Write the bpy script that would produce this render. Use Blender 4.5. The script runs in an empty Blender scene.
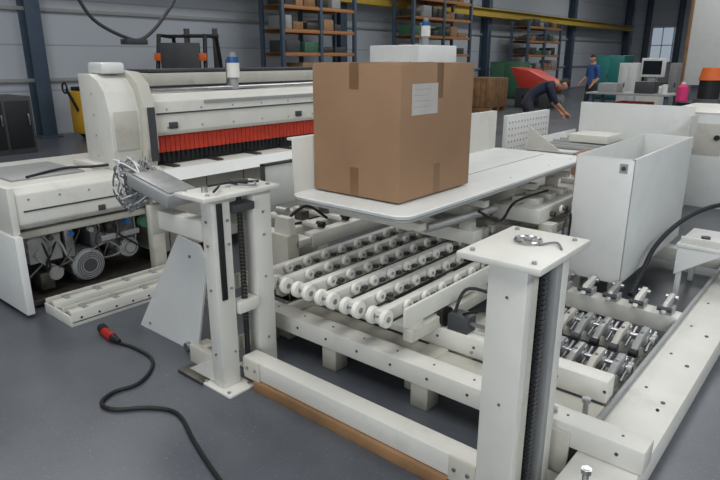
import bpy, bmesh, math, random
from mathutils import Vector, Matrix
random.seed(7)
SC=bpy.context.scene
try:
    SC.view_settings.view_transform='Standard'
except Exception: pass

# ---------------------------------------------------------------- materials
def lin(c): return tuple(((x/255)/12.92 if x/255<=.04045 else ((x/255+.055)/1.055)**2.4) for x in c)
MATS={}
def mat(name,rgb,rough=.5,metal=0.,var=.08,scale=6.,bump=0.,emit=0.,spec=.5,dirt=0.):
    if name in MATS: return MATS[name]
    m=bpy.data.materials.new(name); m.use_nodes=True; nt=m.node_tree; N=nt.nodes; L=nt.links
    b=N['Principled BSDF']; col=lin(rgb)
    b.inputs['Roughness'].default_value=rough; b.inputs['Metallic'].default_value=metal
    b.inputs['Specular IOR Level'].default_value=spec
    tc=N.new('ShaderNodeTexCoord'); nz=N.new('ShaderNodeTexNoise'); nz.inputs['Scale'].default_value=scale; nz.inputs['Detail'].default_value=6
    L.new(tc.outputs['Object'],nz.inputs['Vector'])
    cr=N.new('ShaderNodeValToRGB'); cr.color_ramp.elements[0].position=.3; cr.color_ramp.elements[1].position=.7
    cr.color_ramp.elements[0].color=(*[x*(1-var) for x in col],1); cr.color_ramp.elements[1].color=(*[min(1,x*(1+var)) for x in col],1)
    L.new(nz.outputs['Fac'],cr.inputs[0]); out=cr.outputs[0]
    if dirt>0:
        n2=N.new('ShaderNodeTexNoise'); n2.inputs['Scale'].default_value=3.3; n2.inputs['Detail'].default_value=9; n2.inputs['Roughness'].default_value=.7
        L.new(tc.outputs['Object'],n2.inputs['Vector'])
        r2=N.new('ShaderNodeValToRGB'); r2.color_ramp.elements[0].position=.56; r2.color_ramp.elements[1].position=.78
        r2.color_ramp.elements[0].color=(0,0,0,1); r2.color_ramp.elements[1].color=(dirt,dirt,dirt,1)
        L.new(n2.outputs['Fac'],r2.inputs[0])
        mx=N.new('ShaderNodeMixRGB'); mx.inputs[2].default_value=(.12,.10,.075,1)
        L.new(r2.outputs[0],mx.inputs[0]); L.new(out,mx.inputs[1]); out=mx.outputs[0]
    L.new(out,b.inputs['Base Color'])
    if bump>0:
        bp=N.new('ShaderNodeBump'); bp.inputs['Strength'].default_value=bump; bp.inputs['Distance'].default_value=.01
        n3=N.new('ShaderNodeTexNoise'); n3.inputs['Scale'].default_value=scale*8; L.new(tc.outputs['Object'],n3.inputs['Vector'])
        L.new(n3.outputs['Fac'],bp.inputs['Height']); L.new(bp.outputs[0],b.inputs['Normal'])
    if emit>0:
        b.inputs['Emission Color'].default_value=(*col,1); b.inputs['Emission Strength'].default_value=emit
    MATS[name]=m; return m
CREAM=mat('cream_paint',(212,210,201),.42,var=.04,dirt=.25)
CREAM2=mat('cream_paint_aged',(190,187,175),.5,var=.06,dirt=.42)
WHITE=mat('white_paint',(218,219,215),.4,var=.03,dirt=.10)
GREYP=mat('grey_paint',(150,151,150),.5,var=.05,dirt=.2)
DGREY=mat('dark_grey_paint',(62,64,66),.5,var=.1)
BLACK=mat('black_rubber',(20,20,22),.55,var=.2)
STEEL=mat('bright_steel',(170,170,172),.28,metal=.9,var=.08)
DSTEEL=mat('oily_steel',(92,88,82),.4,metal=.7,var=.25,scale=20)
ALU=mat('cast_aluminium',(168,168,166),.42,metal=.45,var=.12,scale=15)
RED=mat('red_curtain',(190,56,34),.55,var=.15,scale=12)
REDP=mat('red_plug',(160,30,26),.4)
CARD=mat('cardboard',(152,121,94),.85,var=.06,scale=4,bump=.15,spec=.2)
TAPE=mat('brown_tape',(124,94,66),.35,var=.06)
LABEL=mat('paper_label',(186,182,174),.7)
WOOD=mat('pine_wood',(136,102,68),.7,var=.25,scale=5)
YELLOW=mat('yellow_paint',(222,170,30),.45)
CRANEY=mat('crane_yellow',(186,160,62),.5)
ORANGE=mat('orange_paint',(206,96,34),.5)
RACKO=mat('rack_beam_paint',(165,112,66),.5)
BLUE=mat('blue_plastic',(40,88,150),.4)
COLUMN=mat('column_blue',(66,82,98),.5,var=.1)
TEAL=mat('teal_paint',(30,112,108),.5)
GREEN=mat('green_paint',(62,104,78),.5)
PINK=mat('pink_plastic',(222,60,120),.4)
ROLLW=mat('white_nylon',(230,228,218),.4)
REDM=mat('red_machine',(196,62,48),.5)
SKIN=mat('skin',(190,140,112),.55,var=.04)
HAIR=mat('dark_hair',(40,30,24),.7)
NAVY=mat('navy_cloth',(30,38,56),.85)
BLUEC=mat('blue_cloth',(52,84,140),.85)
PANTS=mat('work_trousers',(44,46,52),.85)
CABLE=mat('grey_cable',(120,122,124),.5)
GLASS=mat('dark_glass',(28,32,38),.15)
PALERED=mat('pale_red_print',(190,130,120),.6)
LAMPM=mat('lamp_diffuser',(255,252,244),.5,emit=2.2)
WINM=mat('window_daylight',(190,204,220),.4,emit=.45)

def floor_mat():
    m=bpy.data.materials.new('polished_concrete'); m.use_nodes=True; nt=m.node_tree; N=nt.nodes; L=nt.links; b=N['Principled BSDF']
    tc=N.new('ShaderNodeTexCoord')
    a=N.new('ShaderNodeTexNoise'); a.inputs['Scale'].default_value=.9; a.inputs['Detail'].default_value=8; a.inputs['Roughness'].default_value=.65
    L.new(tc.outputs['Object'],a.inputs['Vector'])
    r=N.new('ShaderNodeValToRGB'); r.color_ramp.elements[0].position=.3; r.color_ramp.elements[1].position=.72
    r.color_ramp.elements[0].color=(*lin((70,74,80)),1); r.color_ramp.elements[1].color=(*lin((96,100,106)),1)
    L.new(a.outputs['Fac'],r.inputs[0])
    f=N.new('ShaderNodeTexNoise'); f.inputs['Scale'].default_value=60; f.inputs['Detail'].default_value=4; L.new(tc.outputs['Object'],f.inputs['Vector'])
    r3=N.new('ShaderNodeValToRGB'); r3.color_ramp.elements[0].position=.60; r3.color_ramp.elements[1].position=.78
    r3.color_ramp.elements[0].color=(0,0,0,1); r3.color_ramp.elements[1].color=(.45,.45,.45,1); L.new(f.outputs['Fac'],r3.inputs[0])
    mx=N.new('ShaderNodeMixRGB'); mx.inputs[2].default_value=(.28,.28,.28,1); L.new(r3.outputs[0],mx.inputs[0]); L.new(r.outputs[0],mx.inputs[1])
    L.new(mx.outputs[0],b.inputs['Base Color'])
    r2=N.new('ShaderNodeValToRGB'); r2.color_ramp.elements[0].color=(.22,.22,.22,1); r2.color_ramp.elements[1].color=(.45,.45,.45,1)
    L.new(a.outputs['Fac'],r2.inputs[0]); L.new(r2.outputs[0],b.inputs['Roughness'])
    return m
def wall_mat():
    m=bpy.data.materials.new('panel_cladding'); m.use_nodes=True; nt=m.node_tree; N=nt.nodes; L=nt.links; b=N['Principled BSDF']
    tc=N.new('ShaderNodeTexCoord'); w=N.new('ShaderNodeTexWave'); w.bands_direction='Z'; w.inputs['Scale'].default_value=.33; w.wave_profile='SAW'
    L.new(tc.outputs['Object'],w.inputs['Vector'])
    r=N.new('ShaderNodeValToRGB'); r.color_ramp.elements[0].position=0; r.color_ramp.elements[1].position=.05
    r.color_ramp.elements[0].color=(*lin((138,146,154)),1); r.color_ramp.elements[1].color=(*lin((182,189,196)),1)
    L.new(w.outputs['Fac'],r.inputs[0]); L.new(r.outputs[0],b.inputs['Base Color']); b.inputs['Roughness'].default_value=.6
    return m
FLOOR=floor_mat(); WALL=wall_mat()
CEIL=mat('ceiling_sheet',(165,167,170),.7)

# ---------------------------------------------------------------- mesh builder
class Obj:
    def __init__(s,name): s.name=name; s.bm=bmesh.new(); s.mats=[]
    def mi(s,m):
        if m not in s.mats: s.mats.append(m)
        return s.mats.index(m)
    def box(s,a0,a1,b0,b1,z0,z1,m,bev=.004,seg=2,rot=None,piv=None):
        t=bmesh.new(); bmesh.ops.create_cube(t,size=1)
        sx,sy,sz=abs(a1-a0),abs(b1-b0),abs(z1-z0); c=Vector(((a0+a1)/2,(b0+b1)/2,(z0+z1)/2))
        for v in t.verts: v.co=Vector((v.co.x*sx,v.co.y*sy,v.co.z*sz))+c
        bev=min(bev,.3*min(sx,sy,sz))
        if bev>0: bmesh.ops.bevel(t,geom=t.edges[:],offset=bev,segments=seg,affect='EDGES',profile=.5)
        if rot is not None:
            p=Vector(piv) if piv else c
            for v in t.verts: v.co=rot@(v.co-p)+p
        s.add(t,m)
    def add(s,t,m):
        i=s.mi(m)
        for f in t.faces: f.material_index=i
        me=bpy.data.meshes.new('tmp'); t.to_mesh(me); t.free(); s.bm.from_mesh(me); bpy.data.meshes.remove(me)
    def cyl(s,p0,p1,r,m,n=16,r2=None,cap=True):
        p0=Vector(p0);p1=Vector(p1); r2=r if r2 is None else r2; d=(p1-p0).normalized()
        u=d.orthogonal().normalized(); w=d.cross(u); i=s.mi(m)
        A=[s.bm.verts.new(p0+(u*math.cos(t)+w*math.sin(t))*r) for t in [2*math.pi*k/n for k in range(n)]]
        B=[s.bm.verts.new(p1+(u*math.cos(t)+w*math.sin(t))*r2) for t in [2*math.pi*k/n for k in range(n)]]
        for k in range(n):
            f=s.bm.faces.new((A[k],A[(k+1)%n],B[(k+1)%n],B[k])); f.material_index=i
        if cap:
            s.bm.faces.new(A[::-1]).material_index=i; s.bm.faces.new(B).material_index=i
    def prism(s,pts,vec,m,bev=0):
        t=bmesh.new(); V=[t.verts.new(Vector(p)) for p in pts]; W=[t.verts.new(Vector(p)+Vector(vec)) for p in pts]; n=len(pts)
        t.faces.new(V[::-1]); t.faces.new(W)
        for k in range(n): t.faces.new((V[k],V[(k+1)%n],W[(k+1)%n],W[k]))
        bmesh.ops.recalc_face_normals(t,faces=t.faces[:])
        if bev>0: bmesh.ops.bevel(t,geom=t.edges[:],offset=bev,segments=2,affect='EDGES',profile=.5)
        s.add(t,m)
    def tube(s,pts,r,m,n=8,sub=6,smooth=True):
        P=[Vector(p) for p in pts]
        if smooth and len(P)>2:
            Q=[]
            for k in range(len(P)-1):
                p0=P[max(k-1,0)];p1=P[k];p2=P[k+1];p3=P[min(k+2,len(P)-1)]
                for j in range(sub):
                    t=j/sub
                    Q.append(.5*((2*p1)+(p2-p0)*t+(2*p0-5*p1+4*p2-p3)*t*t+(3*p1-p0-3*p2+p3)*t**3))
            Q.append(P[-1]); P=Q
        i=s.mi(m); rings=[]; u=None
        for k,p in enumerate(P):
            d=(P[min(k+1,len(P)-1)]-P[max(k-1,0)])
            d=d.normalized() if d.length>1e-9 else Vector((0,0,1))
            if u is None: u=d.orthogonal().normalized()
            else:
                u=(u-d*u.dot(d)); u=u.normalized() if u.length>1e-6 else d.orthogonal().normalized()
            w=d.cross(u)
            rings.append([s.bm.verts.new(p+(u*math.cos(2*math.pi*q/n)+w*math.sin(2*math.pi*q/n))*r) for q in range(n)])
        for A,B in zip(rings,rings[1:]):
            for q in range(n): s.bm.faces.new((A[q],A[(q+1)%n],B[(q+1)%n],B[q])).material_index=i
        s.bm.faces.new(rings[0][::-1]).material_index=i; s.bm.faces.new(rings[-1]).material_index=i
    def ring(s,c,R,r,m,axis='z',n=24):
        c=Vector(c); pts=[]
        for k in range(n+1):
            t=2*math.pi*k/n; x,y=R*math.cos(t),R*math.sin(t)
            pts.append(c+(Vector((x,y,0)) if axis=='z' else Vector((0,x,y)) if axis=='x' else Vector((x,0,y))))
        s.tube(pts,r,m,n=6,smooth=False)
    def bolt(s,p,d=(0,0,1),r=.009,h=.008,m=None):
        p=Vector(p); s.cyl(p,p+Vector(d)*h,r,m or STEEL,n=6)
    def wheel(s,c,r,w,m,hub=None,axis=(1,0,0)):
        c=Vector(c);a=Vector(axis)
        s.cyl(c-a*w/2,c+a*w/2,r*.93,m,n=20); s.cyl(c-a*w*.38,c+a*w*.38,r,m,n=20)
        s.cyl(c-a*(w/2+.003),c+a*(w/2+.003),r*.35,hub or DGREY,n=12)
    def done(s,loc=None):
        me=bpy.data.meshes.new(s.name); s.bm.normal_update(); s.bm.to_mesh(me); s.bm.free()
        for m in s.mats: me.materials.append(m)
        me.polygons.foreach_set('use_smooth',[True]*len(me.polygons))
        try: me.set_sharp_from_angle(angle=math.radians(32))
        except Exception: pass
        xs=[v.co.x for v in me.vertices]; ys=[v.co.y for v in me.vertices]; zs=[v.co.z for v in me.vertices]
        o=Vector(((min(xs)+max(xs))/2,(min(ys)+max(ys))/2,min(zs))); 
        ob=bpy.data.objects.new(s.name,me); SC.collection.objects.link(ob)
        if s.name.startswith(('wall','floor','ceiling')): return ob
        me.transform(Matrix.Translation(-o)); ob.location=o
        return ob
RY=lambda d:Matrix.Rotation(math.radians(d),3,'Y')

# ---------------------------------------------------------------- hall
AW,AE,BS,BN,H=-14.,8.,-6.,46.,6.5
o=Obj('floor'); o.box(AW-.3,AE+.3,BS-.3,BN+.3,-.2,0,FLOOR,bev=0); o.done()
o=Obj('ceiling'); o.box(AW-.3,AE+.3,BS-.3,BN+.3,H,H+.2,CEIL,bev=0); o.done()
for nm,q in (('wall_left',(AW-.2,AW,BS,BN)),('wall_right',(AE,AE+.2,BS,BN)),('wall_back',(AW,AE,BN,BN+.2)),('wall_front',(AW,AE,BS-.2,BS))):
    o=Obj(nm); o.box(*q,0,H,WALL,bev=0); o.done()
for k,b in enumerate((-4.,5.7,15.3,24.9,34.5,44.1)):
    o=Obj('steel_column'); o.box(AW+.02,AW+.06,b-.15,b+.15,0,H-.02,COLUMN); o.box(AW+.36,AW+.40,b-.15,b+.15,0,H-.02,COLUMN); o.box(AW+.06,AW+.36,b-.02,b+.02,0,H-.02,COLUMN)
    o.box(AW+.02,AW+.5,b-.22,b+.22,0,.03,COLUMN); o.done()
for a in (-13.0,-11.,-9.): 
    o=Obj('steel_column'); o.box(a-.15,a+.15,BN-.4,BN-.36,0,H-.02,COLUMN); o.box(a-.15,a+.15,BN-.06,BN-.02,0,H-.02,COLUMN); o.box(a-.02,a+.02,BN-.36,BN-.06,0,H-.02,COLUMN); o.done()
o=Obj('crane_runway_beam')
o.box(AW+.41,AW+.75,-3.8,43.9,3.62,3.65,CRANEY); o.box(AW+.41,AW+.75,-3.8,43.9,3.32,3.35,CRANEY); o.box(AW+.56,AW+.60,-3.8,43.9,3.35,3.62,CRANEY); o.done()
o=Obj('trim_wall_rail')
for z in (1.15,2.6): o.box(AW+.01,AW+.07,-5.8,45.8,z,z+.08,GREYP)
o.done()
o=Obj('window_1'); o.box(-12.7,-11.3,BN-.06,BN-.02,1.4,3.6,WINM)
for k in range(3): o.box(-12.72+k*.68,-12.66+k*.68,BN-.1,BN-.03,1.35,3.65,WHITE)
for z in (1.35,2.45,3.6): o.box(-12.72,-11.28,BN-.1,BN-.03,z,z+.06,WHITE)
o.done()
for i,(a,b) in enumerate([(-9,3),(-9,13),(-9,23),(-9,33),(-2,0),(-2,9),(-2,19),(-2,31),(4.5,2),(4.5,12)]):
    o=Obj('ceiling_lamp'); o.box(a-.62,a+.62,b-1.55,b+1.55,H-.12,H-.03,WHITE); o.box(a-.55,a+.55,b-1.48,b+1.48,H-.135,H-.12,LAMPM,bev=0); o.done()
    ld=bpy.data.lights.new('hall_light','AREA'); ld.shape='RECTANGLE'; ld.size=2.2; ld.size_y=4.; ld.energy=168; ld.color=(.99,.99,1)
    if a>3: ld.energy=290; ld.color=(.93,.97,1)
    lo=bpy.data.objects.new('hall_light',ld); lo.location=(a,b,H-.2); SC.collection.objects.link(lo)
ld=bpy.data.lights.new('fill_light','AREA'); ld.shape='RECTANGLE'; ld.size=5; ld.size_y=3.4; ld.energy=290; ld.color=(.9,.95,1)  # added fill light in front of wall_front, no door is built there
lo=bpy.data.objects.new('fill_light',ld); lo.location=(1.5,BS+.3,2.4); lo.rotation_euler=(math.radians(90),0,0); SC.collection.objects.link(lo)
w=bpy.data.worlds.new('w'); SC.world=w; w.use_nodes=True; w.node_tree.nodes['Background'].inputs[0].default_value=(.6,.7,.8,1); w.node_tree.nodes['Background'].inputs[1].default_value=.3

# ---------------------------------------------------------------- lift frame (posts + beam)
o=Obj('lift_frame')
for b0,b1 in ((1.64,1.75),(1.89,2.01)):
    o.box(-2.39,-2.30,b0,b1,.012,1.01,CREAM,bev=.008)
    o.box(-2.47,-2.22,b0-.03,b1+.03,0,.014,CREAM)
    for da in (-2.44,-2.25):
        for db in (b0-.01,b1+.01): o.bolt((da,db,.014))
for z in (.15,.5,.85): o.box(-2.385,-2.37,1.75,1.89,z,z+.08,CREAM2,bev=.002)
o.box(-2.51,-2.27,1.58,2.05,1.01,1.032,CREAM,bev=.004)
for q in ((-2.48,1.62),(-2.31,1.63),(-2.31,2.0),(-2.48,2.0),(-2.4,1.82)): o.bolt((*q,1.032),r=.011)
o.box(-2.30,-2.288,1.665,1.695,.50,.99,BLACK,bev=.002)
o.cyl((-2.32,1.82,.05),(-2.32,1.82,1.0),.014,BLACK,n=12)
for k in range(34): o.ring((-2.32,1.82,.35+k*.019),.0155,.003,DSTEEL,n=10)
o.box(-2.36,-2.28,1.755,1.885,.40,.46,CREAM); o.box(-2.36,-2.28,1.755,1.885,.93,.97,DGREY)
for z in (.2,.55,.78,.9): o.bolt((-2.30,1.725,z),(1,0,0),r=.007); o.bolt((-2.30,1.95,z),(1,0,0),r=.007); o.bolt((-2.345,1.64,z),(0,-1,0),r=.007)
o.box(-2.79,-2.39,1.64,1.72,.79,.89,CREAM,bev=.006); o.box(-2.81,-2.77,1.60,1.75,.76,.92,CREAM2)
o.box(-2.62,-2.39,1.66,1.70,.06,.16,CREAM2); o.box(-2.66,-2.44,1.6,1.74,0,.02,DSTEEL)
o.prism([(-2.39,1.65,.16),(-2.62,1.65,.02),(-2.39,1.65,.02)],(0,.012,0),CREAM)
o.tube([(-2.3,1.66,1.05),(-2.38,1.75,1.06),(-2.45,1.7,1.045),(-2.42,1.85,1.05),(-2.34,1.97,1.05)],.006,BLACK)
o.tube([(-2.44,1.9,1.04),(-2.36,1.95,1.05),(-2.3,1.9,1.045),(-2.36,1.85,1.05)],.005,CABLE)
o.box(-2.47,-2.40,1.88,1.95,1.032,1.055,DGREY); o.cyl((-2.4,1.68,1.032),(-2.4,1.68,1.06),.016,STEEL)
# right post
PL,PR=-.885,-.745
o.box(PL,PR,1.705,1.755,.012,1.008,CREAM,bev=.006)
o.box(PL,PL+.05,1.755,2.0,.012,1.008,CREAM,bev=.003)
o.box(PL,PR,2.0,2.06,.012,1.008,CREAM,bev=.006)
o.box(-.80,PR-.002,1.755,1.80,.012,1.008,CREAM2,bev=.002); o.box(-.80,PR-.002,1.955,2.0,.012,1.008,GREYP,bev=.002)
o.box(-.99,-.69,1.67,2.09,1.008,1.032,CREAM,bev=.005)
for q in ((-.95,1.71),(-.73,1.71),(-.73,2.04),(-.95,2.04)): o.bolt((*q,1.032),r=.009)
o.ring((-.85,1.92,1.040),.045,.005,STEEL); o.ring((-.85,1.92,1.040),.033,.003,GREYP); o.cyl((-.85,1.92,1.032),(-.85,1.92,1.045),.015,STEEL)
o.tube([(-.80,1.9,1.036),(-.76,1.95,1.04),(-.72,1.9,1.036)],.004,CABLE)
for k in range(52):
    z=.03+k*.0187
    o.box(-.778,-.758,1.845,1.91,z,z+.013,BLACK,bev=.002,seg=1)
    o.box(-.768,-.748,1.860,1.895,z+.004,z+.018,DGREY,bev=.001,seg=1)
o.box(-.81,-.80,1.80,1.955,.05,.99,BLACK,bev=.001)
for z in (.12,.5,.9): o.bolt((-.81,1.705,z),(0,-1,0),r=.006,h=.003)
o.box(-1.0,-.64,1.66,2.12,0,.014,CREAM)
for q in ((-.96,1.69),(-.68,1.69),(-.68,2.08),(-.96,2.08)): o.bolt((*q,.014),r=.014,h=.014)
o.box(-2.30,PL,1.765,1.865,.055,.158,CREAM,bev=.008)
for a in (-2.22,-.97): o.box(a-.06,a+.06,1.755,1.765,.05,.16,CREAM2); o.bolt((a-.03,1.755,.11),(0,-1,0)); o.bolt((a+.03,1.755,.11),(0,-1,0))
o.done()
o=Obj('wooden_beam'); o.box(-2.20,-1.03,1.745,1.86,0,.054,WOOD,bev=.003); o.done()

# ---------------------------------------------------------------- base frame
o=Obj('machine_base_frame')
o.box(-2.72,-.42,2.15,2.27,.13,.235,CREAM,bev=.008)
o.box(-2.72,-.68,2.50,2.60,.17,.28,CREAM,bev=.008)
o.box(-2.62,-.68,2.27,2.50,.15,.16,CREAM2,bev=.002)
o.box(-2.62,-1.35,2.80,2.85,.02,.07,DSTEEL)
o.box(-.67,-.43,1.60,7.6,0,.13,CREAM,bev=.008)
o.box(-.68,-.66,2.3,7.6,.13,.16,GREYP)
o.box(-1.62,-1.50,2.27,7.6,0,.17,CREAM2,bev=.008)
o.box(-2.60,-2.48,2.27,7.6,0,.17,CREAM2,bev=.008)
o.box(-1.50,-.67,3.72,3.84,.06,.17,CREAM,bev=.008)
o.box(-1.50,-.67,5.2,5.32,.06,.17,CREAM,bev=.008)
for a in (-2.66,-2.1,-1.5,-.9): o.box(a,a+.1,2.16,2.26,0,.13,CREAM2)
for a in [-2.5+.22*k for k in range(10)]:
    o.bolt((a,2.15,.185),(0,-1,0),r=.008,h=.003,m=DGREY); o.bolt((a,2.21,.235),r=.006,h=.003,m=DSTEEL)
    o.bolt((a+.05,2.50,.23),(0,-1,0),r=.008,h=.003,m=DGREY)
for b in [2.3+.45*k for k in range(10)]:
    o.bolt((-.50,b,.13),r=.011,h=.005,m=DSTEEL); o.bolt((-.60,b+.1,.13),r=.008,h=.003,m=DGREY)
o.box(-.98,-.70,2.13,2.15,.0,.2,CREAM2)
for q in ((-.8,2.2),(-.72,2.36),(-.55,1.9)):
    o.cyl((q[0],q[1],.13),(q[0],q[1],.255),.012,STEEL); o.bolt((q[0],q[1],.235),r=.020,h=.018)
o.cyl((-1.75,2.55,.33),(-1.60,2.55,.33),.045,DSTEEL); o.cyl((-1.58,2.55,.33),(-1.54,2.55,.33),.055,BLACK)
o.box(-1.76,-1.60,2.52,2.58,.28,.30,DSTEEL)
o.box(-1.52,-1.40,2.51,2.60,.28,.37,DGREY); o.cyl((-1.40,2.55,.33),(-1.0,2.55,.33),.012,STEEL)
o.box(-1.10,-1.0,2.5,2.6,.28,.36,ALU)
for k in range(4): o.bolt((-1.36+.1*k,2.50,.2),(0,-1,0))
o.tube([(-1.5,2.55,.37),(-1.45,2.6,.5),(-1.25,2.7,.42),(-1.2,2.75,.2),(-1.3,2.75,.06)],.009,BLACK)
o.tube([(-1.45,2.55,.37),(-1.3,2.52,.44),(-1.18,2.6,.4),(-1.1,2.66,.2),(-1.0,2.7,.02)],.007,BLACK)
o.box(-1.50,-1.02,3.45,3.7,.04,.05,GREYP); o.done()

# ---------------------------------------------------------------- roller conveyor
o=Obj('roller_conveyor')
b0,b1=2.08,3.75
for i in range(6):
    a=-2.50+i*.172
    o.box(a-.024,a+.024,b0,b1,.425,.492,CREAM,bev=.004)
    o.box(a-.028,a+.028,b0+.02,b1,.415,.427,DSTEEL,bev=.001)
    nb=int((b1-b0)/.155)
    for k in range(nb):
        bb=b0+.03+k*.155
        if k>0: o.wheel((a+.040,bb,.476),.030,.020,ROLLW,hub=GREYP)
        if k==0:
            o.wheel((a-.040,bb-.025,.460),.044,.028,ROLLW,hub=GREYP); o.wheel((a+.040,bb-.025,.460),.044,.028,ROLLW,hub=GREYP)
        else: o.box(a+.03,a+.055,bb+.06,bb+.09,.450,.470,DGREY,bev=.002,seg=1)
    o.cyl((a-.06,b0+.005,.460),(a+.06,b0+.005,.460),.008,STEEL)
    if i<5:
        for bb in (2.32,2.72,3.12,3.5): o.cyl((a+.02,bb,.45),(a+.15,bb,.45),.009,DSTEEL)
for b in (2.30,2.95,3.55): o.box(-2.55,-1.55,b-.035,b+.035,.345,.414,CREAM,bev=.005)
for a in (-2.55,-1.60):
    o.box(a-.02,a+.04,2.25,3.75,.28,.345,CREAM2,bev=.005)
    for b in (2.75,3.6): o.box(a-.01,a+.05,b-.04,b+.04,.171,.28,CREAM2,bev=.004)
o.box(-1.555,-1.54,2.16,3.7,.40,.50,CREAM,bev=.003)
o.done()

# ---------------------------------------------------------------- feed table w/ flange
o=Obj('feed_table')
A0,A1,B0,B1=-2.47,-1.66,2.30,4.76
def rc(cx,cy,r,t0):
    return [(cx+r*math.cos(math.radians(t0+q*15)),cy+r*math.sin(math.radians(t0+q*15))) for q in range(7)]
out=rc(A0+.08,B0+.08,.08,180)+rc(A1-.08,B0+.08,.08,270)+rc(A1-.03,B1-.03,.03,0)+rc(A0+.03,B1-.03,.03,90)
o.prism([(x,y,.885) for x,y in out],(0,0,.015),WHITE)
o.prism([(x*1.0,y,.868) for x,y in out],(0,0,.014),GREYP)
o.tube([(x,y,.900) for x,y in out]+[(out[0][0],out[0][1],.900)],.007,WHITE,n=6,smooth=False)
o.box(A0-.012,A0-.002,2.34,4.74,.86,1.22,CREAM,bev=.002)
o.box(A0-.05,A0-.012,2.34,4.74,1.205,1.22,CREAM,bev=.002)
for b in (2.5,3.2,3.9,4.6): o.box(A0-.07,A0-.012,b,b+.03,.86,1.2,CREAM2)
for a in (-2.3,-1.86): o.box(a-.03,a+.03,2.55,4.7,.80,.867,CREAM2,bev=.004)
for b in (2.6,3.3,4.0,4.6): o.box(-2.42,-1.75,b-.03,b+.03,.755,.80,CREAM2,bev=.004)
for b in (3.30,4.60):
    for a in (-2.33,-1.88): o.box(a-.04,a+.04,b-.04,b+.04,.51 if b<4 else (.661 if a>-2 else .621),.755,CREAM2,bev=.004)
o.box(-2.40,-1.80,3.24,3.36,.512,.60,CREAM,bev=.004)
o.box(-2.02,-2.01,3.3,4.7,.9,.902,GREYP,bev=0)
for b in (3.6,4.2,4.6): o.bolt((-1.75,b,.9),r=.008,h=.002)
o.cyl((-1.80,2.7,.74),(-1.80,3.5,.70),.025,ALU); o.cyl((-1.80,2.45,.755),(-1.80,2.7,.74),.010,STEEL)
o.tube([(-1.75,3.2,.75),(-1.70,3.4,.66),(-1.75,3.7,.72),(-1.7,4.1,.74)],.009,BLACK)
o.done()
o=Obj('lower_carriage')
o.box(-1.97,-1.62,3.80,5.6,.56,.66,CREAM,bev=.006)
o.box(-2.50,-2.2,3.80,5.6,.52,.62,CREAM,bev=.006)
for b in (3.9,4.5,5.3): o.box(-2.55,-1.60,b-.04,b+.04,.42,.5,CREAM2,bev=.004); o.box(-1.64,-1.54,b-.05,b+.05,.171,.56,CREAM2); o.box(-2.58,-2.50,b-.05,b+.05,.171,.5,CREAM2)
for k in range(7):
    b=3.95+k*.22
    if abs(b+.05-4.6)>.1: o.box(-1.90,-1.70,b,b+.10,.66,.70,CREAM,bev=.004)
    o.cyl((-1.62,b+.05,.60),(-1.59,b+.05,.60),.02,DSTEEL)
    o.wheel((-1.57,b+.12,.63),.028,.02,ROLLW)
for i in range(6):
    a=-2.50+i*.172; o.box(a-.022,a+.022,3.80,5.6,.43,.492,CREAM,bev=.003)
o.done()
o=Obj('lift_crosshead')
o.box(-1.62,-1.33,3.0,3.15,.503,.62,CREAM,bev=.006); o.box(-1.53,-1.46,3.02,3.13,.171,.503,CREAM2)
for a in (-1.58,-1.42): o.bolt((a,3.07,.62),r=.014,h=.01)
o.done()

# ---------------------------------------------------------------- cardboard box
o=Obj('cardboard_box')
a0,a1,b0,b1,z0,z1=-2.465,-1.845,2.50,3.22,.909,1.622
o.box(a0,a1,b0,b1,z0,z1,CARD,bev=.006)
o.box(a0+.004,(a0+a1)/2-.003,b0+.004,b1-.004,z1-.001,z1+.004,CARD,bev=.001); o.box((a0+a1)/2+.003,a1-.004,b0+.004,b1-.004,z1-.001,z1+.004,CARD,bev=.001)
am=(a0+a1)/2; bmid=(b0+b1)/2
o.box(am-.03,am+.03,b0+.0,b1,z1+.004,z1+.0055,TAPE,bev=0)
o.box(am-.032,am+.032,b0-.0015,b0,z1-.13,z1+.004,TAPE,bev=0); o.box(am-.030,am+.030,b0-.0015,b0,z0+.005,z0+.16,TAPE,bev=0)
o.box(a1,a1+.0015,bmid-.03,bmid+.03,z1-.18,z1+.004,TAPE,bev=0); o.box(a1,a1+.0015,bmid-.03,bmid+.03,z0+.005,z0+.17,TAPE,bev=0)
o.box(a0,a1,bmid-.03,bmid+.03,z1+.004,z1+.005,TAPE,bev=0)
o.box(a1,a1+.002,b0+.10,b0+.34,z1-.26,z1-.10,LABEL,bev=0)
for k in range(4): o.box(a1+.002,a1+.0025,b0+.12,b0+.27-.03*(k%2),z1-.13-.03*k,z1-.127-.03*k,GREYP,bev=0)
o.done()
o=Obj('small_cardboard_box')
o.box(-1.90,-1.66,5.03,5.40,.702,.88,CARD); o.box(-1.66,-1.658,5.2,5.25,.705,.88,TAPE,bev=0); o.box(-1.9,-1.66,5.2,5.25,.88,.882,TAPE,bev=0); o.done()

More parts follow.
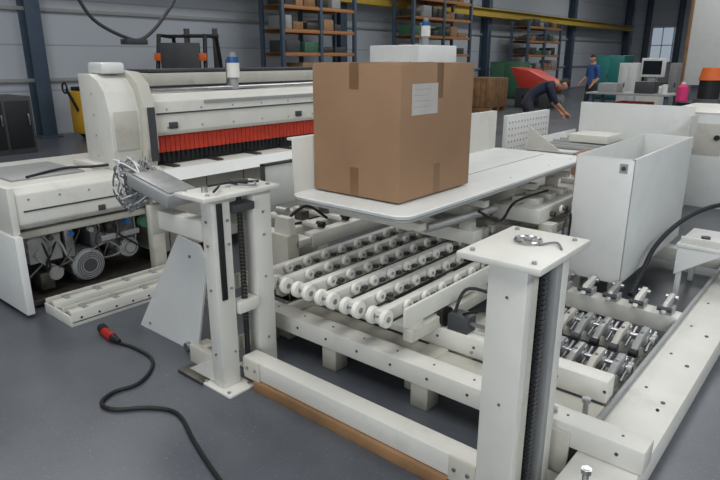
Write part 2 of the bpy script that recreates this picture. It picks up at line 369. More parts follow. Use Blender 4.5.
# ---------------------------------------------------------------- gripper unit on right
o=Obj('gripper_unit')
o.box(-1.32,-.70,2.88,2.95,.06,.12,CREAM,bev=.004); o.box(-1.32,-.70,3.30,3.37,.06,.12,CREAM,bev=.004)
for a in (-1.32,-.75): o.box(a,a+.05,2.70,3.4,0,.06,CREAM2)
for b in (2.92,3.33):
    o.cyl((-1.34,b,.165),(-.69,b,.165),.014,STEEL)
    for k in range(6):
        a=-1.28+k*.103
        o.box(a-.012,a+.044,b-.03,b+.03,.12,.185,ALU,bev=.005)
        prof=[(b+.05,.155),(b+.06,.20),(b+.02,.225),(b-.10,.215),(b-.19,.175),(b-.21,.145),(b-.19,.13),(b-.10,.175),(b,.175)]
        o.prism([(a,y,z) for y,z in prof],(.032,0,0),(ALU,CREAM2,GREYP)[k%3],bev=.004)
        o.cyl((a-.006,b-.195,.15),(a+.038,b-.195,.15),.022,BLACK if k%2 else DGREY); o.cyl((a-.008,b+.03,.19),(a+.040,b+.03,.19),.020,STEEL)
        o.bolt((a+.016,b-.06,.218),r=.010,h=.008)
        o.cyl((a+.052,b-.10,.13),(a+.052,b+.08,.18),.009,STEEL)
for b in (2.92,3.33): o.cyl((-.71,b,.165),(-.69,b,.165),.035,ALU)
o.done()
o=Obj('clamp_bracket_row')
for k in range(5):
    a=-1.42+k*.16
    o.box(a,a+.07,3.73,3.83,.171,.21,GREYP); o.prism([(a+.02,3.66,.20),(a+.02,3.70,.25),(a+.02,3.86,.27),(a+.02,3.89,.23),(a+.02,3.80,.21)],(.03,0,0),CREAM if k%2 else ALU,bev=.003)
    o.cyl((a-.005,3.69,.22),(a+.075,3.69,.22),.016,DGREY); o.cyl((a,3.85,.245),(a+.07,3.85,.245),.014,STEEL)
o.done()

# ---------------------------------------------------------------- sheet metal hood
o=Obj('sheet_metal_hood')
a0,a1,b0,b1,z0,z1=-1.45,-1.08,3.92,5.42,.22,1.045; t=.006
o.box(a0,a1,b0,b0+t,z0,z1,WHITE,bev=.002); o.box(a1-t,a1,b0,b1,z0,z1,WHITE,bev=.002); o.box(a0,a1,b1-t,b1,z0,z1,WHITE,bev=.002); o.box(a0,a0+t,b0,b1,z0,z1,WHITE,bev=.002)
o.box(a0,a1,b0,b1,z0,z0+t,WHITE,bev=.002)
o.box(a0,a1,b0,b0+.02,z1-.004,z1,WHITE,bev=.001); o.box(a1-.02,a1,b0,b1,z1-.004,z1,WHITE,bev=.001)
o.box(a1-.09,a1-.04,b0-.002,b0,z1-.09,z1-.03,GREYP,bev=0); o.cyl((a1-.065,b0-.003,z1-.06),(a1-.065,b0,z1-.06),.015,DGREY)
for q in ((a0+.04,b0+.05),(a1-.09,b0+.05),(a0+.04,b1-.2),(a1-.09,b1-.2)): o.box(q[0],q[0]+.05,q[1],q[1]+.05,0.0 if q[1]<5 else .171,z0,CREAM2)
o.done()

# second tray table behind
o=Obj('outfeed_table')
o.box(-2.65,-1.40,5.75,7.05,.76,.78,WHITE,bev=.004)
o.box(-2.62,-1.43,7.05,7.06,.72,1.17,WHITE,bev=.002); o.box(-2.66,-2.65,5.75,7.05,.72,.86,WHITE,bev=.002); o.box(-1.40,-1.39,6.7,7.05,.76,1.1,CREAM,bev=.002)
o.prism([(-2.64,5.75,.78),(-2.3,5.75,.78),(-2.64,5.75,1.0)],(0,.01,0),CREAM)
for a in (-2.5,-1.6):
    o.box(a-.03,a+.03,5.8,7.0,.68,.755,CREAM2)
    for b in (5.9,6.8): o.box(a-.04,a+.04,b-.04,b+.04,.171,.68,CREAM2)
for k in range(5): o.cyl((-2.6,5.9+.2*k,.80),(-1.45,5.9+.2*k,.80),.02,GREYP)
o.box(-2.4,-2.0,6.2,6.6,.821,.90,CREAM,bev=.01); o.box(-1.9,-1.6,6.0,6.3,.821,.86,DGREY,bev=.01)
o.done()
o=Obj('machine_cover_panel')
o.box(-1.9,-1.15,7.7,7.73,0,1.05,WHITE); o.box(-1.18,-1.15,7.73,9.3,0,1.05,WHITE); o.box(-1.9,-1.15,7.7,9.3,1.05,1.07,CREAM)
o.box(-1.8,-1.25,7.69,7.7,.6,.95,CREAM2); o.cyl((-1.3,7.69,.8),(-1.3,7.66,.8),.03,BLACK); o.done()
o=Obj('perforated_panel')
o.box(-3.1,-3.05,6.1,7.2,0,1.05,WHITE)
for i in range(14):
    for j in range(8): o.cyl((-3.05,6.15+.075*i,.48+.07*j),(-3.047,6.15+.075*i,.48+.07*j),.012,PALERED if (i+j)%2==0 else GREYP,n=8)
o.done()

# ---------------------------------------------------------------- middle infeed strip
o=Obj('infeed_conveyor')
for a in (-3.35,-2.98,-2.78): o.box(a-.04,a+.04,2.75,5.2,.42,.52,CREAM,bev=.006)
for b in (2.85,4.9): 
    o.box(-3.4,-2.74,b-.05,b+.05,.33,.42,CREAM2)
    for a in (-3.33,-2.81): o.box(a-.04,a+.04,b-.04,b+.04,0,.33,CREAM2)
for k in range(9):
    b=2.85+k*.25
    o.box(-3.30,-2.80,b,b+.06,.525,.555,CREAM,bev=.004); o.cyl((-3.22,b+.03,.585),(-3.12,b+.03,.585),.03,ALU); o.box(-3.02,-2.94,b,b+.07,.555,.62,DSTEEL)
    o.cyl((-2.82,b+.03,.55),(-2.76,b+.03,.55),.022,BLACK); o.cyl((-2.98,b+.03,.62),(-2.98,b+.03,.66),.01,STEEL)
o.prism([(-2.90,2.55,.55),(-2.88,2.55,.66),(-2.76,2.55,.66),(-2.74,2.55,.55)],(0,.05,0),CREAM); o.box(-2.90,-2.74,2.52,2.62,.1,.55,CREAM2); o.box(-2.92,-2.74,2.64,2.70,.0,.1,CREAM2); o.box(-2.90,-2.74,2.52,2.70,.1,.2,CREAM2)
o.box(-3.3,-2.74,2.6,2.74,.45,.50,CREAM,bev=.004)
o.tube([(-2.9,2.8,.56),(-2.85,2.6,.6),(-2.75,2.7,.72),(-2.75,2.9,.6)],.01,BLACK)
o.done()
o=Obj('white_cover_sheet'); o.box(-3.63,-3.61,3.10,3.56,.50,.83,WHITE); o.box(-3.64,-3.60,3.08,3.10,0,.85,DGREY); o.box(-3.64,-3.60,3.56,3.58,0,.85,DGREY); o.box(-3.64,-3.60,3.08,3.58,.83,.85,DGREY); o.box(-3.72,-3.56,3.05,3.61,0,.02,DGREY); o.done()  # upright white panel, its white imitates bright floor seen through a dark-edged opening

# ---------------------------------------------------------------- leaning guard plate
o=Obj('guard_plate')
o.prism([(-3.38,1.80,0),(-2.76,1.80,0),(-2.60,1.80,.60),(-2.66,1.80,.68),(-2.86,1.80,.70)],(0,.012,0),WHITE)
o.box(-2.80,-2.70,1.81,1.90,.0,.05,CREAM2); o.cyl((-2.83,1.80,.03),(-2.83,1.77,.03),.025,STEEL); o.bolt((-2.75,1.80,.6),(0,-1,0)); o.bolt((-3.25,1.80,.05),(0,-1,0))
o.prism([(-2.84,1.812,.68),(-2.84,2.0,0),(-2.80,2.0,0),(-2.80,1.812,.68)],(0,.01,0),CREAM2)
o.done()
o=Obj('channel_rail')
for a in (-3.98,-3.74):
    o.box(a-.07,a+.07,1.50,2.60,.02,.035,CREAM2); o.box(a-.07,a-.055,1.50,2.60,.035,.10,CREAM2); o.box(a+.055,a+.07,1.50,2.60,0,.10,CREAM)
    o.box(a-.03,a+.03,1.52,2.60,.036,.085,CREAM)
    for k in range(9): o.bolt((a+.07,1.56+.12*k,.05),(1,0,0),r=.008,h=.003,m=BLACK)
    for k in range(5): o.box(a-.055,a+.055,1.6+.22*k,1.63+.22*k,.036,.095,GREYP)
o.box(-4.05,-3.67,1.49,1.505,0,.07,CREAM); o.done()

# ---------------------------------------------------------------- junction box + cable bundle
o=Obj('junction_box')
o.box(-2.98,-2.60,1.60,1.80,.965,1.03,GREYP,bev=.008,rot=RY(10)); o.box(-2.96,-2.62,1.62,1.78,1.031,1.038,ALU,bev=.002,rot=RY(10),piv=(-2.79,1.7,.998))
o.box(-2.76,-2.69,1.66,1.72,.921,.97,DGREY)
for k in range(34):
    r=random.uniform; x=-3.0-r(0,.12)
    o.tube([(-2.93,1.62+r(0,.16),1.04),(x,1.6+r(-.02,.2),1.08+r(-.03,.05)),(x-.04+r(-.05,.03),1.64+r(-.05,.14),1.0+r(-.08,.03)),(-3.05+r(-.07,.06),1.68+r(-.07,.08),.90+r(-.07,.03)),(-2.95+r(-.06,.08),1.7+r(-.06,.06),.95)],.0045,[CABLE,GREYP,CABLE,WHITE][k%4],n=5,sub=4)
o.done()

# ---------------------------------------------------------------- big rear machine
o=Obj('panel_processing_machine')
BL,BR=2.50,6.95
o.box(-5.1,-4.25,BL,BR,.12,.78,CREAM2,bev=.01)
for b in (2.7,4.2,5.6,6.6): o.box(-5.0,-4.35,b,b+.2,0,.12,DGREY)
o.box(-4.6,-4.08,BL,BR,.785,.83,CREAM,bev=.012)
o.prism([(-4.08,BL,.83),(-4.08,BL,.785),(-4.02,BL,.74),(-4.00,BL,.75)],(0,BR-BL,0),WHITE)
for k in range(11): o.box(-4.251,-4.245,2.6+k*.4,2.605+k*.4,.15,.77,DGREY,bev=0)
for k in range(9): o.box(-4.30,-4.12,2.62+k*.42,2.68+k*.42,.83,.845,DSTEEL)
o.box(-4.60,-4.30,BL,BR,.83,1.10,BLACK,bev=0)
n=int((BR-BL-.1)/.045)
for k in range(n):
    b=BL+.06+k*.045; o.box(-4.262,-4.255,b,b+.041,.935,1.07,RED,bev=.001,seg=1)
    o.box(-4.262,-4.255,b+.01,b+.03,.87,.935,BLACK,bev=0)
o.prism([(-4.22,BL,1.07),(-4.20,BL,1.10),(-4.20,BL,1.33),(-4.26,BL,1.385),(-5.0,BL,1.385),(-5.0,BL,1.07)],(0,BR-BL,0),CREAM,bev=.008)
o.box(-4.21,-4.19,BL+.05,BR-.1,1.235,1.245,DGREY,bev=0)
o.box(-4.205,-4.19,BL+.5,BR-.1,1.30,1.325,GREYP,bev=0)
for k in range(14): o.bolt((-4.20,2.65+.32*k,1.27),(1,0,0),r=.008,h=.004); o.bolt((-4.20,2.65+.32*k,1.13),(1,0,0),r=.008,h=.004)
for b in (2.66,4.02): o.box(-4.22,-4.18,b,b+.07,1.12,1.17,DGREY)
o.box(-5.0,-4.66,BL,BR-1,1.39,1.53,CREAM2,bev=.01)
o.box(-5.0,-4.66,BL+.3,BR-1.2,1.535,1.56,DGREY,bev=.005)
o.box(-4.62,-4.52,BL+.1,BR-1,1.385,1.43,BLACK); o.tube([(-4.4,BL+.1,1.41),(-4.38,3.5,1.40),(-4.42,4.6,1.41),(-4.4,6,1.41)],.014,BLACK)
o.cyl((-4.32,BL,1.41),(-4.32,5.9,1.41),.016,STEEL)
pr=[(-4.58,.86),(-4.22,.86),(-4.18,1.0),(-4.17,1.25),(-4.22,1.42),(-4.30,1.50),(-4.40,1.54),(-4.58,1.54)]
o.prism([(a,2.17,z) for a,z in pr],(0,.24,0),CREAM,bev=.01)
pr2=[(-4.60,.84),(-4.17,.84),(-4.12,1.0),(-4.12,1.3),(-4.18,1.47),(-4.30,1.55),(-4.60,1.57)]
o.prism([(a,2.41,z) for a,z in pr2],(0,.10,0),CREAM2,bev=.008)
o.box(-4.17,-4.165,2.20,2.38,1.0,1.28,CREAM2); o.box(-4.52,-4.30,2.22,2.40,1.54,1.62,WHITE,bev=.02)
o.prism([(-4.117,2.435,.9),(-4.117,2.495,.9),(-4.117,2.495,1.3),(-4.117,2.435,1.3)],(.006,0,0),DGREY)
for z in (.95,1.1,1.25,1.4): o.bolt((-4.4,2.17,z),(0,-1,0),r=.007,h=.003)
pr=[(-5.2,.58),(-4.10,.58),(-4.06,.62),(-4.06,.82),(-4.12,.86),(-5.2,.86)]
o.prism([(a,1.42,z) for a,z in pr],(0,1.08,0),CREAM,bev=.01)
o.box(-4.065,-4.055,1.46,2.44,.70,.71,DGREY,bev=0); o.box(-4.065,-4.05,1.95,2.0,.62,.66,DGREY); o.box(-4.065,-4.05,2.34,2.46,.6,.8,CREAM2)
o.box(-4.7,-4.35,2.1,2.49,.86,.90,CREAM,bev=.01)
for k in range(5): o.bolt((-4.06,1.5+.2*k,.78),(1,0,0),r=.007,h=.003)
o.box(-4.9,-4.3,1.5,2.0,.86,.875,GREYP); o.tube([(-4.3,1.6,.88),(-4.4,1.9,.89),(-4.3,2.1,.89),(-4.25,2.3,.9)],.010,BLACK)
o.box(-5.25,-4.00,1.36,1.41,.03,.56,WHITE,bev=.006); o.box(-5.25,-4.05,1.375,1.42,.56,.87,CREAM,bev=.006)
o.box(-5.15,-5.05,1.45,2.48,0,.58,DGREY); o.box(-4.16,-4.08,2.36,2.46,0,.58,CREAM2); o.box(-4.95,-4.15,1.45,2.45,.02,.06,DSTEEL)
o.box(-4.9,-4.5,1.5,1.9,.06,.5,DGREY); o.box(-4.75,-4.35,2.0,2.35,.28,.55,GREYP); o.box(-4.5,-4.2,1.5,1.72,.3,.56,ALU)
o.box(-4.22,-4.16,1.45,2.36,.50,.55,CREAM2); o.box(-4.22,-4.18,1.74,1.80,.3,.5,STEEL); o.box(-4.24,-4.17,2.0,2.3,.36,.40,ALU)
for k in range(6): o.cyl((-4.19,1.5+.14*k,.47),(-4.15,1.5+.14*k,.47),.018,[ALU,DSTEEL,BLUE][k%3])
o.cyl((-4.55,1.90,.20),(-4.22,1.90,.20),.105,ALU,n=28)
for k in range(12):
    t=2*math.pi*k/12; o.box(-4.50,-4.26,1.90+.105*math.cos(t)-.004,1.90+.105*math.cos(t)+.004,.20+.105*math.sin(t)-.012,.20+.105*math.sin(t)+.012,ALU,bev=0)
o.cyl((-4.22,1.90,.20),(-4.19,1.90,.20),.12,GREYP,n=28,r2=.105); o.cyl((-4.19,1.90,.20),(-4.185,1.90,.20),.05,DGREY,n=20); o.box(-4.5,-4.3,1.84,1.96,.06,.1,DGREY)
for r_ in (.095,.08,.065): o.ring((-4.187,1.90,.20),r_,.003,DGREY,axis='x')
o.cyl((-4.5,2.22,.26),(-4.2,2.22,.26),.075,GREYP,n=24); o.cyl((-4.2,2.22,.26),(-4.18,2.22,.26),.06,ALU); o.ring((-4.18,2.22,.26),.045,.004,DGREY,axis='x'); o.cyl((-4.35,2.10,.42),(-4.2,2.10,.42),.045,DSTEEL); o.cyl((-4.3,1.66,.20),(-4.2,1.66,.20),.05,ALU)
o.cyl((-4.2,2.34,.44),(-4.15,2.34,.44),.04,GREEN); o.box(-4.35,-4.2,1.55,1.64,.1,.22,DSTEEL)
for k in range(16):
    r=random.uniform; y=r(1.5,2.35)
    o.tube([(-4.25,y,.55),(-4.18+r(-.05,.02),y+r(-.1,.1),.45+r(-.05,.05)),(-4.19,y+r(-.2,.2),.3+r(-.08,.08)),(-4.25,min(2.4,max(1.5,y+r(-.3,.3))),.2)],r(.004,.010),[BLACK,CABLE,DSTEEL,GREYP][k%4],n=6,sub=4)
o.box(-5.0,-4.25,6.1,6.95,1.385,1.80,WHITE,bev=.015); o.box(-4.9,-4.35,6.0,6.1,1.4,1.62,CREAM)
for b,z in ((3.42,1.39),(6.35,1.80)):
    o.cyl((-4.33,b,z),(-4.33,b,z+.10),.04,GREYP,n=20); o.cyl((-4.33,b,z+.10),(-4.33,b,z+.22),.055,ROLLW,n=24); o.cyl((-4.33,b,z+.22),(-4.33,b,z+.27),.05,BLUE,n=20); o.cyl((-4.33,b,z+.27),(-4.33,b,z+.31),.03,GREYP)
    o.box(-4.40,-4.36,b-.03,b+.03,z,z+.25,STEEL)
o.done()

# ---------------------------------------------------------------- cables, hoses
o=Obj('power_cable')
cp=[(-3.52,1.60),(-3.30,1.555),(-3.1,1.59),(-2.9,1.585),(-2.77,1.50),(-2.70,1.38),(-2.72,1.26),(-2.67,1.17),(-2.57,1.18),(-2.45,1.30),(-2.3,1.36),(-2.05,1.28),(-1.77,1.2),(-1.4,1.12),(-.9,1.1)]
o.tube([(x,y,.011) for x,y in cp],.010,BLACK,n=8)
o.cyl((-3.40,1.572,.028),(-3.28,1.56,.028),.028,REDP,n=16); o.cyl((-3.28,1.56,.028),(-3.21,1.565,.024),.026,BLACK,r2=.012); o.cyl((-3.46,1.585,.03),(-3.40,1.572,.03),.030,BLACK)
o.done()
o=Obj('power_cable'); o.tube([(-.05,2.6,.012),(-.12,2.75,.012),(-.2,2.95,.012),(-.1,3.2,.012),(.1,3.4,.012),(.5,3.5,.012)],.012,BLACK); o.done()
o=Obj('air_hose')
o.tube([(-1.00,3.90,.18),(-1.01,4.15,.26),(-1.0,4.38,.40),(-.93,4.7,.52),(-.80,4.95,.60),(-.62,5.15,.62),(-.42,5.35,.56),(-.25,5.6,.3),(-.12,5.9,.018),(.2,6.3,.018)],.017,BLACK)
o.tube([(-.55,5.9,.15),(-.62,6.0,.4),(-.75,6.1,.6),(-.95,6.5,.7),(-.9,6.9,.5),(-.6,7.1,.15)],.016,BLACK)
o.tube([(-.5,6.2,.15),(-.55,6.4,.55),(-.75,6.7,.75),(-.95,7.1,.5),(-.6,7.4,.15)],.014,BLACK)
o.done()
o=Obj('signal_cable'); o.tube([(-1.25,3.5,.06),(-1.3,3.45,.4),(-1.33,3.5,.62),(-1.38,3.7,.7),(-1.42,3.85,.6),(-1.45,3.88,.2)],.008,BLACK); o.done()
o=Obj('trolley')
o.box(-.90,-.30,4.50,5.02,.38,.41,WHITE,bev=.006)
for q in ((-.88,4.52),(-.34,4.52),(-.88,4.97),(-.34,4.97)): 
    inn=q[0]<-.43
    o.box(q[0],q[0]+.035,q[1],q[1]+.035,.0 if inn else .06,.38,WHITE)
    if not inn: o.wheel((q[0]+.018,q[1]+.018,.035),.035,.025,BLACK)
o.box(-.88,-.3,4.52,4.54,.41,.46,CREAM); o.prism([(-.89,4.505,.38),(-.6,4.505,.38),(-.89,4.505,.18)],(0,.01,0),WHITE)
o.cyl((-.5,4.75,.41),(-.5,4.75,.47),.05,ALU); o.cyl((-.75,4.65,.41),(-.75,4.65,.45),.03,DSTEEL); o.done()
o=Obj('grey_machine_block')
o.box(-.95,-.25,7.9,9.2,0,.75,GREYP,bev=.01); o.box(-.9,-.3,7.95,9.1,.75,.95,CREAM,bev=.01); o.tube([(-.9,7.88,.7),(-.8,7.8,.3),(-.6,7.85,.6),(-.4,7.82,.2)],.02,BLACK)
for k in range(4): o.cyl((-.85+.15*k,7.9,.5),(-.85+.15*k,7.86,.5),.04,DGREY)
o.done()

# ---------------------------------------------------------------- background
def shelf(a0,a1,b0,b1,h):
    o=Obj('pallet_rack')
    for b in (b0,(b0+b1)/2,b1):
        for a in (a0,a1): o.box(a-.05,a+.05,b-.05,b+.05,0,h,COLUMN)
    for z in (.5,1.1,1.7,2.3,2.9,3.5):
        if z>h: continue
        for a in (a0,a1): o.box(a-.03,a+.03,b0,b1,z,z+.08,RACKO)
        o.box(a0,a1,b0,b1,z+.08,z+.10,WOOD,bev=0)
        b=b0+.15
        while b<b1-.5:
            w_=random.uniform(.2,.6); hh=random.uniform(.12,.36); o.box(a0+.1,a1-.02,b,b+w_,z+.10,z+.10+hh,random.choice([CARD,GREYP,WOOD,DGREY,GREEN,DSTEEL,DGREY]),bev=.01); b+=w_+random.uniform(.03,.2)
    o.done()
shelf(-13.1,-12.3,11.4,14.3,3.9); shelf(-13.1,-12.3,17.3,21.0,3.9); shelf(-13.1,-12.3,26.0,29.5,3.2)
def forklift(x,y,yaw,body,name='forklift',s=1.0):
    o=Obj(name)
    o.box(-.55,.55,-1.0,.7,.25,.85,body,bev=.06); o.box(-.55,.55,-1.25,-.9,.3,1.25,body,bev=.08); o.box(-.3,.3,-.6,-.1,.85,1.0,BLACK,bev=.04); o.box(-.3,.3,-.72,-.58,.95,1.45,BLACK,bev=.04)
    for sx in (-.5,.5):
        o.tube([(sx,.6,.85),(sx,.45,1.6),(sx*.95,.3,2.1),(sx*.95,-.7,2.1),(sx,-1.0,1.0)],.045,BLACK,n=8,smooth=False)
        o.wheel((sx,.45,.28),.28,.2,BLACK,hub=body); o.wheel((sx,-.8,.24),.24,.18,BLACK,hub=body)
        o.box(sx*.65-.05,sx*.65+.05,.78,.92,.08,2.3,DGREY); o.box(sx*.5-.06,sx*.5+.06,.95,1.95,.05,.1,DSTEEL)
        o.box(sx*.9-.08,sx*.9+.08,-.95,-.85,1.6,1.75,ORANGE)
    for z in (.5,1.2,2.1): o.box(-.4,.4,.8,.9,z,z+.08,DGREY)
    o.box(-.45,.45,.92,.97,.1,.5,DSTEEL)
    for k in range(5): o.box(-.48,.48,-.6+.2*k,-.55+.2*k,2.08,2.12,BLACK)
    o.box(-.4,.4,-.95,-.86,1.3,1.95,DGREY)
    o.cyl((0,.2,.9),(0,.05,1.2),.02,BLACK); o.ring((0,.05,1.22),.16,.015,BLACK)
    ob=o.done(); 
    ob.rotation_euler=(0,0,math.radians(yaw)); ob.location=(x,y,0.0); ob.scale=(s,s,s); return ob
forklift(-11.9,8.4,40,ORANGE)
o=Obj('pallet_stacker')
o.box(-13.0,-12.3,5.9,6.6,.12,1.0,YELLOW,bev=.06); o.box(-12.95,-12.4,5.95,6.55,1.0,1.08,BLACK,bev=.03); o.box(-12.9,-12.75,6.6,6.7,.05,1.5,DGREY); o.box(-12.55,-12.4,6.6,6.7,.05,1.5,DGREY); o.box(-12.9,-12.4,6.61,6.69,1.4,1.5,DGREY)
o.box(-12.95,-12.8,6.7,7.2,.05,.12,DSTEEL); o.box(-12.5,-12.35,6.7,7.2,.05,.12,DSTEEL); o.tube([(-12.6,5.9,.6),(-12.6,5.75,.95),(-12.6,5.7,1.05)],.03,BLACK); o.ring((-12.6,5.68,1.07),.1,.02,BLACK,axis='y')
for a in (-12.9,-12.4): o.wheel((a,6.15,.12),.12,.08,BLACK)
o.box(-12.295,-12.285,6.05,6.35,.45,.7,BLACK)
o.done()
o=Obj('storage_cabinet'); o.box(-12.6,-11.6,3.2,4.6,0,1.0,DGREY,bev=.01)
for k in range(3): o.box(-11.6,-11.585,3.25+.45*k,3.65+.45*k,.1,.93,BLACK); o.box(-11.58,-11.56,3.6+.45*k,3.62+.45*k,.5,.7,STEEL)
o.done()
o=Obj('extraction_duct')
o.cyl((-9,4.8,6.45),(-9,4.34,2.6),.06,GREYP); o.tube([(-9,4.34,2.65),(-9,4.6,2.2),(-9,5.1,1.95),(-9,5.4,1.95),(-9,5.8,2.3),(-9,6.1,2.8),(-9,6.5,4.5),(-9,6.6,6.45)],.028,DGREY)
o.box(-9.1,-8.9,5.05,5.4,1.85,1.93,DGREY); o.done()
o=Obj('wooden_crate')
o.box(-10.4,-9.4,17.6,18.6,.12,1.05,WOOD)
for k in range(5): o.box(-9.40,-9.37,17.6+.2*k,17.78+.2*k,.14,1.03,WOOD); o.box(-10.4+.2*k,-10.22+.2*k,17.57,17.6,.14,1.03,WOOD)
for b in (17.6,18.05,18.5): o.box(-10.4,-9.4,b,b+.1,0,.12,WOOD)
o.done()
o=Obj('shredder_machine')
o.box(-9.8,-8.6,20.0,21.2,0,.65,DGREY,bev=.03)
o.prism([(-9.7,20.1,.65),(-8.7,20.1,.45),(-8.3,20.1,.75),(-9.4,20.1,1.25),(-10.1,20.1,1.35)],(0,1.0,0),REDM,bev=.03); o.box(-9.5,-8.9,19.97,20.0,.1,.4,BLACK); o.cyl((-8.6,20.6,.3),(-8.3,20.6,.3),.15,GREYP); o.done()
def cabinet(x0,x1,y0,y1,h,m,name):
    o=Obj(name); o.box(x0,x1,y0,y1,.08,h,m,bev=.02); o.box(x0+.05,x1-.05,y0+.05,y1-.05,0,.08,DGREY); o.box(x0+.08,(x0+x1)/2-.02,y0-.015,y0,.15,h-.1,m); o.box((x0+x1)/2+.02,x1-.08,y0-.015,y0,.15,h-.1,m)
    o.box((x0+x1)/2-.08,(x0+x1)/2-.05,y0-.04,y0-.015,h*.5,h*.6,DGREY); o.box(x1,x1+.012,y0+.1,y1-.1,.15,h-.1,m); o.done()
cabinet(-9.2,-8.1,26.0,27.2,1.75,TEAL,'machine_tool_cabinet'); cabinet(-13.0,-11.6,24.0,24.9,1.5,GREEN,'tool_cabinet')
cabinet(-6.55,-6.0,20.6,21.2,1.5,WHITE,'electrical_cabinet'); cabinet(-5.3,-4.75,21.6,22.3,1.5,GREYP,'electrical_cabinet')
o=Obj('cnc_console')
o.box(-5.2,-4.6,18.0,18.7,0,.9,CREAM,bev=.03); o.box(-5.0,-4.8,18.2,18.4,.9,1.2,GREYP); o.box(-5.2,-4.6,18.15,18.35,1.15,1.65,WHITE,bev=.03); o.box(-5.14,-4.66,18.14,18.15,1.22,1.58,GLASS,bev=0); o.done()
o=Obj('partition_board')
o.box(-4.5,-2.9,20.0,20.06,.9,3.6,WHITE); o.box(-4.58,-4.5,19.97,20.09,0,3.7,WOOD); o.box(-2.9,-2.82,19.97,20.09,0,3.7,WOOD); o.box(-4.58,-2.82,19.97,20.09,3.6,3.7,WOOD)
for a in (-4.54,-2.86): o.box(a-.04,a+.04,19.6,20.4,0,.06,WOOD)
o.done()
o=Obj('steel_drum'); o.cyl((-2.6,12.6,0),(-2.6,12.6,.88),.29,BLACK,n=28)
for z in (.02,.3,.6,.87): o.ring((-2.6,12.6,z),.292,.012,DGREY,n=28)
o.done()
o=Obj('pink_canister'); o.cyl((-2.82,12.6,.883),(-2.82,12.6,1.14),.10,PINK,n=20); o.cyl((-2.82,12.6,1.14),(-2.82,12.6,1.19),.08,PINK,n=20,r2=.035); o.cyl((-2.82,12.6,1.19),(-2.82,12.6,1.23),.035,WHITE); o.done()
o=Obj('industrial_vacuum')
vx,vy=-2.2,11.6
o.cyl((vx,vy,.12),(vx,vy,.75),.28,BLACK,n=28); o.cyl((vx,vy,.75),(vx,vy,1.0),.29,DGREY,n=28,r2=.2); o.cyl((vx,vy,1.0),(vx,vy,1.3),.16,BLACK,n=24); o.cyl((vx,vy,1.3),(vx,vy,1.5),.18,ORANGE,n=24,r2=.14)
for k in range(4):
    t=k*math.pi/2+.4; o.wheel((vx+.24*math.cos(t),vy+.24*math.sin(t),.06),.06,.04,BLACK)
o.tube([(vx+.15,vy-.2,.6),(vx+.2,vy-.5,.8),(vx+.3,vy-.6,.3),(vx+.2,vy-.7,.03)],.03,BLACK); o.done()
o=Obj('workbench'); o.box(-5.2,-3.4,14.2,15.2,.86,.9,GREYP)
for q in ((-5.1,14.3),(-3.5,14.3),(-5.1,15.1),(-3.5,15.1)): o.box(q[0]-.04,q[0]+.04,q[1]-.04,q[1]+.04,0,.86,COLUMN)
o.box(-5.0,-4.6,14.4,14.9,.9,1.1,GREYP); o.box(-4.2,-3.8,14.4,14.8,.9,1.15,DGREY); o.cyl((-3.6,14.5,.9),(-3.6,14.5,1.1),.06,WHITE); o.box(-5.1,-3.5,14.3,15.1,.3,.33,GREYP); o.box(-4.6,-3.9,14.4,15.0,.33,.7,REDM,bev=.02); o.done()

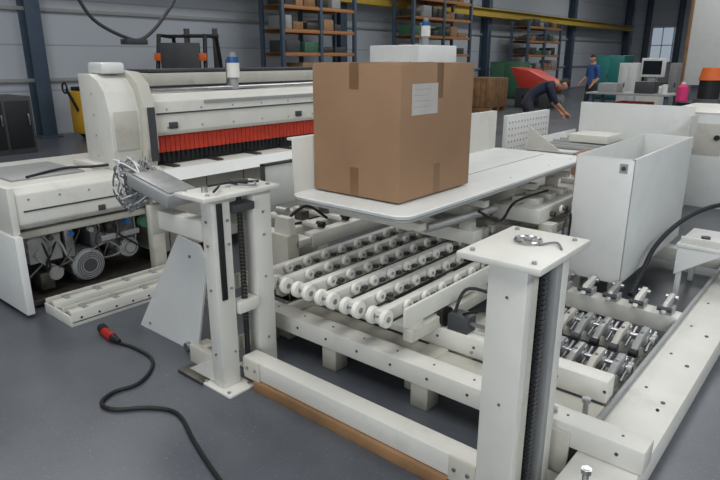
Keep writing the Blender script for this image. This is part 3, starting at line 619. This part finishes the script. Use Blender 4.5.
# ---------------------------------------------------------------- people
def person(name,loc,yaw,pose,shirt,pants):
    if pose=='stand':
        J=dict(pelvis=(0,0,.93),belly=(0,.01,1.08),chest=(0,.0,1.28),neckb=(0,-.01,1.44),neck=(0,0,1.50),head=(0,.02,1.58),
          lsh=(-.18,-.01,1.40),lel=(-.24,-.03,1.12),lwr=(-.20,.14,.95),rsh=(.18,-.01,1.40),rel=(.26,-.02,1.13),rwr=(.22,.18,1.0),
          lhip=(-.095,0,.90),lkn=(-.11,.02,.49),lan=(-.12,-.02,.09),lto=(-.14,.14,.035),rhip=(.095,0,.90),rkn=(.12,.05,.49),ran=(.13,.02,.09),rto=(.15,.18,.035))
        hd=Vector((0,.03,1.635)); tilt=10
    else:
        J=dict(pelvis=(0,-.12,.90),belly=(0,.0,1.02),chest=(0,.17,1.14),neckb=(0,.33,1.20),neck=(0,.40,1.21),head=(0,.47,1.21),
          lsh=(-.18,.28,1.16),lel=(-.22,.38,.89),lwr=(-.14,.54,.69),rsh=(.18,.28,1.16),rel=(.23,.40,.89),rwr=(.12,.58,.71),
          lhip=(-.095,-.10,.87),lkn=(-.13,.03,.47),lan=(-.13,-.10,.09),lto=(-.15,.06,.035),rhip=(.095,-.10,.87),rkn=(.13,.10,.48),ran=(.14,.0,.09),rto=(.16,.16,.035))
        hd=Vector((0,.53,1.20)); tilt=60
    R=dict(pelvis=.145,belly=.135,chest=.155,neckb=.08,neck=.058,head=.06,lsh=.072,lel=.048,lwr=.03,rsh=.072,rel=.048,rwr=.03,lhip=.10,lkn=.065,lan=.045,lto=.04,rhip=.10,rkn=.065,ran=.045,rto=.04)
    E=[('pelvis','belly'),('belly','chest'),('chest','neckb'),('neckb','neck'),('neck','head'),('neckb','lsh'),('lsh','lel'),('lel','lwr'),('neckb','rsh'),('rsh','rel'),('rel','rwr'),
       ('pelvis','lhip'),('lhip','lkn'),('lkn','lan'),('lan','lto'),('pelvis','rhip'),('rhip','rkn'),('rkn','ran'),('ran','rto')]
    names=list(J); V=[Vector(J[n]) for n in names]; rad=[R[n] for n in names]; ed=[(names.index(a),names.index(b)) for a,b in E]
    me=bpy.data.meshes.new('sk'); me.from_pydata(V,ed,[]); ob=bpy.data.objects.new('sk',me); SC.collection.objects.link(ob)
    md=ob.modifiers.new('s','SKIN')
    for i,sv in enumerate(me.skin_vertices[0].data): sv.radius=(rad[i],rad[i]*(.78 if names[i] in('belly','chest','pelvis') else 1)); sv.use_root=(i==0)
    md2=ob.modifiers.new('u','SUBSURF'); md2.levels=2; md2.render_levels=2
    dg=bpy.context.evaluated_depsgraph_get(); ev=bpy.data.meshes.new_from_object(ob.evaluated_get(dg))
    bpy.data.objects.remove(ob)
    ev.materials.clear()
    for m in (shirt,pants,SKIN,BLACK,HAIR): ev.materials.append(m)
    def seg(p,a,b):
        d=b-a; t=max(0,min(1,(p-a).dot(d)/d.length_squared)); return (p-a-d*t).length
    cls={('pelvis','lhip'):1,('pelvis','rhip'):1,('lhip','lkn'):1,('rhip','rkn'):1,('lkn','lan'):1,('rkn','ran'):1,('lan','lto'):3,('ran','rto'):3,('neckb','neck'):2,('neck','head'):2,('lel','lwr'):2,('rel','rwr'):2}
    for pl in ev.polygons:
        p=pl.center; best=min(E,key=lambda e:seg(p,Vector(J[e[0]]),Vector(J[e[1]]))-.3*(R[e[0]]+R[e[1]])/2); pl.material_index=cls.get(best,0); pl.use_smooth=True
    bm=bmesh.new(); bm.from_mesh(ev)
    o=Obj(name); o.bm.free(); o.bm=bm; o.mats=[shirt,pants,SKIN,BLACK,HAIR]
    t=bmesh.new(); bmesh.ops.create_uvsphere(t,u_segments=24,v_segments=16,radius=1)
    Rt=Matrix.Rotation(math.radians(-tilt),3,'X')
    for v in t.verts:
        c=v.co.copy(); x,y,z=c
        w_=.075*(1-.18*max(0,-z)); yy=.095*y; zz=.12*z
        if y>0 and z<0: yy*=1-.12*z*z
        n_=math.exp(-((x/.18)**2+((z+.12)/.25)**2)) if y>0 else 0; yy+=.022*n_
        e_=math.exp(-(((abs(x)-.38)/.16)**2+((z-.08)/.12)**2)) if y>0 else 0; yy-=.010*e_
        mth=math.exp(-((x/.3)**2+((z+.5)/.06)**2)) if y>0 else 0; yy-=.006*mth
        v.co=Rt@Vector((x*w_,yy,zz))+hd
    sk=o.mi(SKIN); hr=o.mi(HAIR)
    for f in t.faces:
        c=Rt.inverted()@(f.calc_center_median()-hd); f.material_index=hr if (c.z>.055 or (c.y<-.015 and c.z>-.04)) else sk; f.smooth=True
    mm=bpy.data.meshes.new('h'); t.to_mesh(mm); t.free(); o.bm.from_mesh(mm); bpy.data.meshes.remove(mm)
    for sx in (-1,1):
        e0=hd+Rt@Vector((sx*.073,-.005,-.005)); o.cyl(e0,e0+Rt@Vector((sx*.014,-.012,.0)),.022,SKIN,n=10,r2=.026)
        e1=hd+Rt@Vector((sx*.030,.082,.012)); o.cyl(e1,e1+Rt@Vector((0,.006,0)),.010,WHITE,n=8); o.cyl(e1+Rt@Vector((0,.006,0)),e1+Rt@Vector((0,.008,0)),.005,BLACK,n=8)
    for sd,wr,el in ((-1,'lwr','lel'),(1,'rwr','rel')):
        w0=Vector(J[wr]); d=(w0-Vector(J[el])).normalized(); side=Vector((0,0,1)).cross(d).normalized(); up=d.cross(side)
        o.cyl(w0-d*.01,w0+d*.09,.030,SKIN,n=12,r2=.038)
        for q,(ln) in enumerate((.062,.075,.07,.055)):
            base=w0+d*.085+side*(-.030+.020*q); o.tube([base,base+d*ln*.5-up*.008,base+d*ln*.85-up*.03],.009,SKIN,n=6,sub=3)
        tb=w0+d*.03-side*sd*.030; o.tube([tb,tb+d*.035-side*sd*.03,tb+d*.07-side*sd*.035],.011,SKIN,n=6,sub=3)
    me=bpy.data.meshes.new(name); o.bm.to_mesh(me); o.bm.free()
    for m in o.mats: me.materials.append(m)
    me.polygons.foreach_set('use_smooth',[True]*len(me.polygons))
    ob=bpy.data.objects.new(name,me); SC.collection.objects.link(ob); ob.location=(*loc,0); ob.rotation_euler=(0,0,math.radians(yaw)); return ob
person('worker_man',(-4.85,10.6),-60,'bend',NAVY,PANTS)
person('worker_man',(-6.3,17.6),150,'stand',BLUEC,PANTS)

# ---------------------------------------------------------------- camera
cd=bpy.data.cameras.new('camera'); cd.lens=30; cd.sensor_width=36; cd.clip_end=200
co=bpy.data.objects.new('camera',cd); SC.collection.objects.link(co); SC.camera=co
co.location=(0,0,1.65); co.rotation_euler=(math.radians(90-16.87),0,math.radians(40.2))
